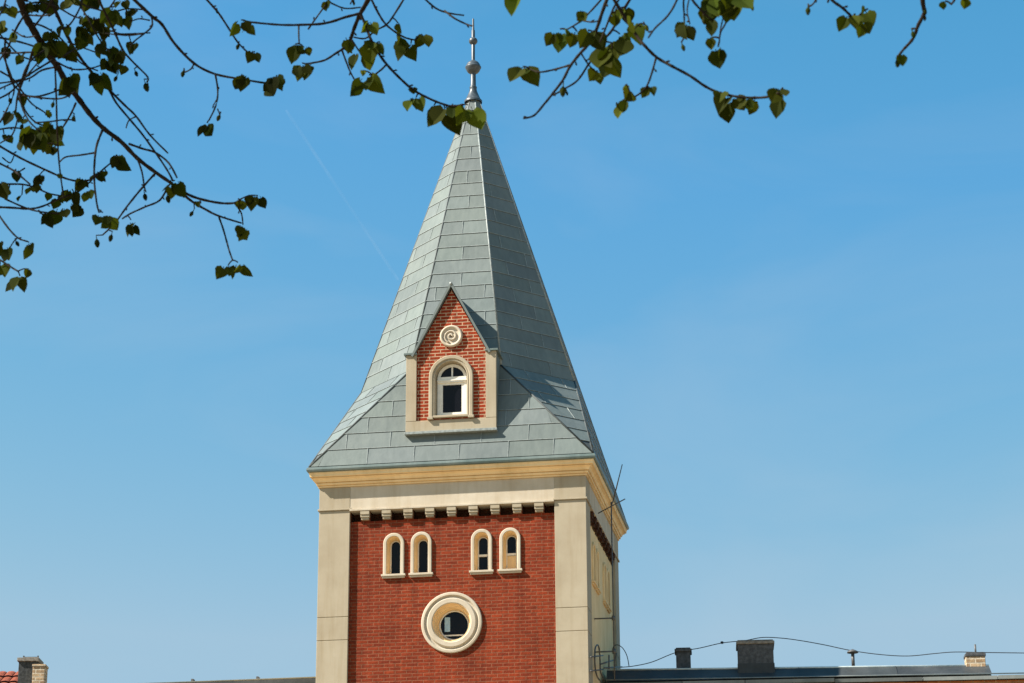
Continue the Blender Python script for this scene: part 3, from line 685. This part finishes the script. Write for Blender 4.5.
# left-hand bough
T1 = [([(16, -14), (22, 5), (27, 18), (36, 34), (48, 54), (58, 68), (66, 82), (80, 101), (92, 116), (104, 129), (121, 142), (137, 158), (155, 172), (172, 184)], 8, 3.6),
      ([(172, 184), (185, 193), (200, 199), (220, 203), (234, 203), (240, 199)], 3.2, 2), ([(172, 184), (190, 200), (206, 210), (219, 216), (241, 223)], 3, 1.8),
      ([(219, 217), (224, 232), (229, 250), (233, 260)], 2, 1.6), ([(234, 203), (241, 213), (243, 224)], 1.8, 1.4),
      ([(48, -8), (60, 22), (75, 50), (91, 72), (105, 86), (124, 105), (136, 116), (150, 135), (168, 153)], 3.6, 1.6, .3), ([(108, 88), (116, 103), (129, 119), (142, 134), (156, 153), (166, 169), (173, 181)], 2.2, 1.8, .3),
      ([(129, 144), (143, 149), (156, 153), (169, 163), (177, 178)], 2.4, 1.8), ([(136, 116), (129, 121), (126, 128)], 1.6, 1.3, .3),
      ([(98, -6), (101, 5), (113, 29), (123, 50), (134, 63), (148, 77), (147, 82)], 2.8, 1.6, -.3),
      ([(55, 58), (56, 95), (57, 130), (59, 160), (62, 185), (64, 197)], 2, 1.6, -.2), ([(76, 103), (70, 115), (62, 128), (55, 136)], 2.2, 1.6),
      ([(103, 129), (97, 145), (95, 160), (94, 180), (97, 203), (99, 212)], 2.6, 1.7), ([(95, 153), (80, 155), (66, 157), (60, 162)], 2, 1.6),
      ([(-6, 143), (20, 158), (45, 170), (65, 178), (80, 181), (92, 179), (101, 171), (112, 162)], 2.4, 1.7, .4), ([(-6, 184), (15, 184), (25, 185), (35, 188), (50, 194), (66, 196)], 2, 1.6, .4),
      ([(-6, 207), (15, 208), (30, 209), (42, 206), (60, 198), (78, 192), (92, 180)], 2.4, 1.7, .4), ([(5, 199), (25, 208), (40, 212), (60, 214)], 1.9, 1.5, .4), ([(38, 210), (44, 216), (50, 219)], 1.6, 1.4, .4),
      ([(-5, 210), (8, 228), (18, 238), (27, 241)], 2, 1.6, .4), ([(-6, 256), (8, 265), (18, 271)], 2, 1.7, .4),
      ([(-4, 162), (12, 170), (20, 176), (30, 184)], 2.2, 1.6, .4), ([(25, 168), (15, 174)], 1.6, 1.4, .4), ([(3, 158), (10, 163), (14, 156)], 1.5, 1.3, .4),
      ([(156, 173), (140, 190), (127, 207), (115, 223), (103, 235)], 2.3, 1.6), ([(137, 158), (142, 172), (144, 186), (146, 192)], 2, 1.5), ([(168, 186), (160, 200), (145, 207), (130, 214), (122, 219)], 2.2, 1.6),
      ([(60, 66), (42, 70), (30, 78), (10, 84), (-6, 92)], 2.2, 1.6), ([(52, 60), (36, 70), (20, 80), (-6, 84)], 2.2, 1.6), ([(33, 52), (25, 75), (18, 95), (16, 112)], 2.6, 1.8),
      ([(5, 38), (5, 58), (12, 82), (20, 92), (25, 110), (35, 122), (45, 126)], 2.2, 1.6), ([(18, 93), (35, 97), (55, 92), (70, 84)], 2.2, 1.6), ([(18, 95), (45, 98), (62, 98), (75, 92)], 2, 1.5),
      ([(-6, 37), (12, 40), (28, 44), (40, 48)], 2.4, 1.8), ([(-6, 53), (15, 53), (33, 52)], 2.2, 1.8), ([(26, 12), (16, 28), (7, 50), (-5, 66)], 2.4, 1.8), ([(7, -6), (3, 8), (-5, 22)], 2, 1.6),
      ([(12, 30), (25, 37), (36, 36)], 1.6, 1.4), ([(28, 15), (42, 16), (52, 14)], 1.8, 1.5), ([(34, 27), (45, 12), (55, -5)], 2.2, 1.8), ([(60, 30), (70, 24), (80, 8), (84, -6)], 2, 1.7),
      ([(70, -6), (84, 5), (98, 10), (110, 13), (126, 9), (146, 10)], 2, 1.5), ([(68, 42), (85, 48), (98, 53)], 1.6, 1.4), ([(63, 56), (75, 48), (88, 38), (100, 32)], 1.8, 1.5), ([(56, 62), (72, 69), (88, 69), (100, 66)], 2, 1.5),
      ([(100, 32), (112, 31), (122, 34), (150, 33)], 1.8, 1.4), ([(105, 14), (113, 3), (118, -6)], 2, 1.7), ([(100, 53), (112, 54), (118, 58)], 1.6, 1.4),
      ([(0, 122), (8, 108), (14, 90), (10, 72), (4, 58)], 1.9, 1.5), ([(0, 71), (14, 80), (22, 92), (32, 104), (44, 112), (50, 118)], 2, 1.5), ([(35, 123), (50, 122), (62, 120), (73, 120)], 1.8, 1.4), ([(18, 118), (12, 135), (0, 143)], 1.7, 1.4), ([(24, 5), (40, 2), (58, 8), (74, 16), (90, 20), (104, 18)], 2, 1.5), ([(30, 22), (46, 28), (62, 40), (80, 62), (96, 70)], 2, 1.5), ([(-5, 8), (10, 14), (24, 10)], 2, 1.7), ([(-5, 100), (10, 92), (26, 76), (40, 60)], 2, 1.6), ([(44, 50), (30, 62), (22, 80), (20, 100), (28, 120), (40, 132)], 2, 1.5), ([(80, 5), (90, 22), (100, 40), (110, 52)], 2, 1.5), ([(-5, 130), (14, 128), (34, 131), (48, 128)], 1.9, 1.5), ([(-5, 28), (8, 44), (22, 56), (40, 62)], 1.9, 1.5)]
L1 = [(42, 47, 18, 5), (56, 47, 18, 5), (34, 136, 18, 6), (46, 136, 18, 6), (56, 140, 16, 3), (98, 80, 18, 5), (108, 66, 15, 3), (72, 80, 17, 5), (82, 34, 17, 5), (94, 24, 14, 3), (102, 50, 15, 3), (112, 15, 15, 3), (118, 22, 12, 2), (40, 8, 14, 3), (48, 4, 14, 3), (70, 3, 14, 4), (90, 3, 14, 4), (84, 22, 13, 3),
      (120, 58, 14, 2), (121, 70, 10, 1), (17, 38, 12, 3), (15, 118, 18, 2), (26, 100, 12, 1), (126, 24, 14, 2), (133, 14, 11, 2), (131, 49, 13, 1), (1, 30, 14, 3), (66, 30, 12, 2), (97, 178, 12, 3), (117, 162, 15, 3), (106, 176, 10, 1), (80, 184, 13, 3), (72, 196, 14, 3), (76, 210, 15, 3), (63, 216, 15, 2), (52, 220, 12, 2), (45, 224, 10, 1), (58, 203, 11, 2),
      (40, 181, 13, 2), (16, 175, 12, 1), (29, 192, 11, 2), (35, 188, 9, 1), (47, 197, 9, 1), (1, 190, 16, 2), (9, 194, 10, 1), (-1, 250, 17, 2), (10, 255, 15, 2), (20, 285, 18, 4), (29, 275, 12, 1), (29, 249, 13, 2), (0, 272, 15, 2), (103, 221, 17, 4), (131, 228, 16, 3), (175, 188, 15, 4), (196, 206, 9, 1), (238, 204, 11, 2), (249, 203, 12, 1), (258, 202, 13, 2), (243, 232, 14, 4), (228, 272, 13, 2), (238, 270, 15, 3), (71, 120, 10, 1), (50, 115, 9, 1), (23, 122, 8, 1), (60, 178, 9, 1), (62, 50, 16, 4), (52, 36, 13, 3), (30, 8, 12, 2), (106, 34, 13, 3), (120, 6, 12, 2), (30, 142, 15, 4), (50, 130, 15, 4), (6, 52, 12, 2), (24, 60, 11, 2), (8, 12, 12, 2), (48, 150, 13, 3), (4, 140, 12, 2), (90, 196, 12, 2), (22, 200, 10, 1)]
B1 = [(97, 242, 13), (111, 237, 11), (145, 196, 11), (168, 198, 12), (192, 213, 9), (146, 86, 14), (17, 243, 9), (10, 100, 9), (136, 73, 9), (116, 78, 9), (22, 126, 9), (53, 104, 9)]
branch((4.2, 1.3), T1, L1, B1, 6.6, .35)
# slender arc
T2 = [([(128, -8), (134, 0), (152, 17), (162, 25), (174, 43), (194, 63), (215, 74), (241, 79), (267, 83), (275, 82)], 3.8, 1.8), ([(152, 17), (152, 26), (145, 33), (133, 42), (131, 47)], 2, 1.4), ([(145, 33), (130, 35), (118, 35), (105, 33)], 1.7, 1.3),
      ([(194, 63), (191, 69), (183, 73)], 1.8, 1.4), ([(215, 74), (218, 90), (216, 105), (209, 120)], 2.1, 1.5), ([(217, 100), (213, 106)], 1.4, 1.2), ([(150, 20), (140, 19), (133, 21)], 1.6, 1.3), ([(201, -6), (217, 11), (226, 24), (238, 42), (250, 54)], 2.4, 1.6), ([(218, 109), (220, 115)], 1.4, 1.2)]
L2 = [(207, 130, 14, 3), (242, 81, 14, 3), (268, 90, 14, 2), (277, 83, 16, 4), (255, 59, 15, 2), (129, 27, 12, 1)]
B2 = [(183, 73, 10), (219, 117, 10), (238, 46, 9), (131, 49, 12), (217, 11, 6)]
branch((4.9, 1.4), T2, L2, B2, 6.2, .25)
# middle bough
LEAFY = 1.45
T3 = [([(374, -12), (366, 4), (360, 14), (354, 28), (350, 40), (344, 48)], 5.2, 3), ([(360, 13), (345, 17), (325, 23), (300, 25), (280, 25), (255, 23), (246, 21)], 3, 1.8), ([(299, 26), (299, 36), (299, 44)], 1.9, 1.5), ([(308, 29), (316, 18), (325, 5)], 1.8, 1.4), ([(331, 3), (345, 8), (360, 7)], 1.7, 1.6),
      ([(344, 48), (335, 54), (325, 60), (312, 63), (305, 64)], 2.6, 1.7), ([(342, 50), (346, 62), (350, 72), (354, 79)], 2, 1.6), ([(360, 12), (366, 26), (370, 38), (378, 52), (387, 65), (398, 77), (412, 89), (425, 97), (440, 103), (452, 106), (463, 105)], 3, 2.2),
      ([(387, 64), (381, 70), (373, 76)], 2.2, 1.7), ([(368, -8), (378, 13), (386, 24), (396, 33), (406, 38), (416, 40)], 2.4, 1.7, .25), ([(407, -6), (397, 10), (387, 24), (375, 31), (366, 38), (354, 37)], 2.2, 1.6, .25),
      ([(420, -6), (435, 8), (448, 13), (464, 15)], 2.2, 1.6, -.25), ([(445, 11), (455, 19), (466, 24), (472, 26)], 2, 1.7, -.25), ([(348, -8), (353, 3)], 2, 1.8), ([(352, 40), (360, 52), (364, 55)], 1.8, 1.4)]
L3 = [(349, 47, 19, 2), (368, 28, 14, 2), (369, 47, 17, 3), (380, 48, 13, 1), (362, 62, 17, 2), (368, 58, 10, 1), (369, 86, 22, 3), (363, 75, 9, 1), (302, 71, 16, 4), (310, 72, 15, 2), (295, 52, 15, 2), (304, 54, 13, 2), (327, 5, 11, 3), (241, 27, 14, 2), (250, 33, 14, 2), (411, 91, 9, 1), (416, 105, 15, 3), (434, 113, 15, 2), (447, 119, 21, 2), (453, 112, 16, 1), (468, 116, 22, 2), (457, 113, 15, 1), (398, 29, 12, 1), (399, 46, 17, 2), (411, 54, 21, 2), (422, 42, 16, 2)]
branch((5.4, 1.6), T3, L3, [(354, 3, 6), (372, 76, 7)], 6.0, .25)
# bough right of the spire
T4 = [([(612, -14), (603, 10), (596, 30), (590, 42), (580, 54), (570, 67), (563, 80), (553, 93), (545, 103), (534, 115), (524, 118)], 3.8, 2), ([(634, -8), (622, 12), (612, 30), (602, 42), (594, 56), (588, 65), (578, 80), (565, 89), (553, 95)], 3, 1.8, .1),
      ([(608, -8), (592, 10), (580, 22), (566, 30)], 2.2, 1.6), ([(570, 65), (555, 69), (540, 72), (530, 69)], 2.3, 1.7), ([(580, 52), (588, 64), (596, 72)], 1.8, 1.5), ([(596, 35), (602, 40), (612, 43)], 2, 1.6), ([(624, -8), (614, 8), (606, 28), (600, 42)], 2.4, 1.8, -.1),
      ([(608, -10), (622, 12), (636, 35), (645, 46), (657, 58), (672, 66), (690, 76), (705, 86), (720, 93), (740, 97), (760, 98), (772, 96), (780, 92)], 3.4, 2.4, -.2), ([(656, 58), (652, 72), (647, 86), (638, 95), (630, 98)], 2.2, 1.7, -.2), ([(632, 32), (640, 24), (646, 25)], 1.6, 1.4, -.2), ([(584, 21), (592, 22), (598, 21)], 1.6, 1.4)]
L4 = [(560, 38, 18, 3), (566, 34, 9, 1), (583, 17, 11, 2), (577, 38, 13, 2), (588, 41, 22, 2), (523, 77, 21, 3), (604, 56, 25, 3), (612, 66, 22, 2), (597, 80, 19, 2), (620, 44, 20, 3), (631, 31, 21, 2), (624, 16, 17, 2), (616, 20, 14, 1), (721, 100, 16, 1), (735, 106, 19, 3), (745, 108, 17, 2), (754, 104, 15, 2), (783, 97, 19, 2), (781, 108, 18, 1), (626, 90, 12, 1), (630, 99, 15, 2), (622, 108, 14, 3), (649, 94, 13, 2), (591, 38, 13, 1)]
branch((4.6, 1.9), T4, L4, [(646, 27, 11), (563, 90, 16), (567, 93, 6), (538, 73, 6)], 5.0, .15)
# nearest twigs along the top edge
T5 = [([(700, -26), (690, -6), (703, 12), (713, 21)], 3, 1.8), ([(684, -22), (678, -2), (668, 15), (655, 28), (648, 38)], 2.4, 1.8), ([(690, -24), (684, -2), (684, 14), (684, 26), (684, 38)], 2.2, 1.5), ([(690, -6), (687, 10), (690, 24)], 1.6, 1.4), ([(725, 12), (726, 22), (721, 32), (719, 42)], 2, 1.6), ([(724, 16), (721, 28), (719, 40)], 1.5, 1.3), ([(730, -16), (742, 0), (751, 7)], 2.6, 2.2),
      ([(526, -24), (522, -8), (519, 0)], 2, 1.6), ([(818, -14), (815, 1), (809, 7)], 2, 1.6), ([(822, -14), (832, 0), (842, 8), (850, 15), (856, 20)], 3.4, 2.4), ([(922, -14), (923, 4), (924, 13), (918, 25), (913, 38), (905, 48), (899, 55)], 5, 2.4), ([(950, -14), (955, -3), (951, 4)], 3, 2), ([(958, -14), (962, -4), (966, 3)], 4, 3)]
L5 = [(519, 4, 24, 1), (687, 31, 18, 3), (713, 27, 15, 1), (716, 8, 22, 3), (730, 8, 24, 3), (724, 5, 22, 2), (711, 46, 16, 1), (718, 56, 18, 2), (852, 26, 20, 3), (868, 17, 17, 2), (863, 30, 17, 2), (899, 60, 11, 1), (945, 6, 10, 1), (966, 2, 10, 1)]
branch((5.6, 1.5), T5, L5, [(683, 47, 10), (704, 20, 11), (752, 7, 9), (808, 10, 12), (898, 62, 13), (925, 11, 8), (913, 34, 11), (925, 18, 7)], 4.6, .12)
# unseen treetop above and left, added dense and high to shade the twigs
mbw, mbl = MB(), MB()
for k in range(48):
    a = random.uniform(0, 2*math.pi); h = random.uniform(7.0, 10.5); L = random.uniform(1.6, 3.8)
    d = Vector((math.cos(a), math.sin(a), random.uniform(.15, .6))); p0 = TR+Vector((.05, .05, min(h, 8.6))); P = [p0+d*L*t_+Vector((0, 0, (h-p0.z)*t_+.25*math.sin(3*t_))) for t_ in (0, .33, .66, 1)]
    mbw.tube(smooth(P, 4), [.035-.0024*i for i in range(13)], 6)
    for q in range(70):
        t_ = random.uniform(.25, 1.05); b0 = p0+d*L*t_+Vector((random.gauss(0, .32), random.gauss(0, .32), (h-p0.z)*t_+random.gauss(.25, .3)))
        for z_ in range(3): leaf(mbl, b0+Vector((random.gauss(0, .05), random.gauss(0, .05), 0)), DOWN+Vector((random.gauss(0, .5), random.gauss(0, .5), 0)), Vector((random.gauss(0, 1), random.gauss(0, 1), .6)), random.uniform(.05, .085), tint_(), .2, True)
shade_crown = mbw.build('shade_crown', M['bark'], tree, recalc=False); mbl.build('leaves', M['leaf'], shade_crown, recalc=False)
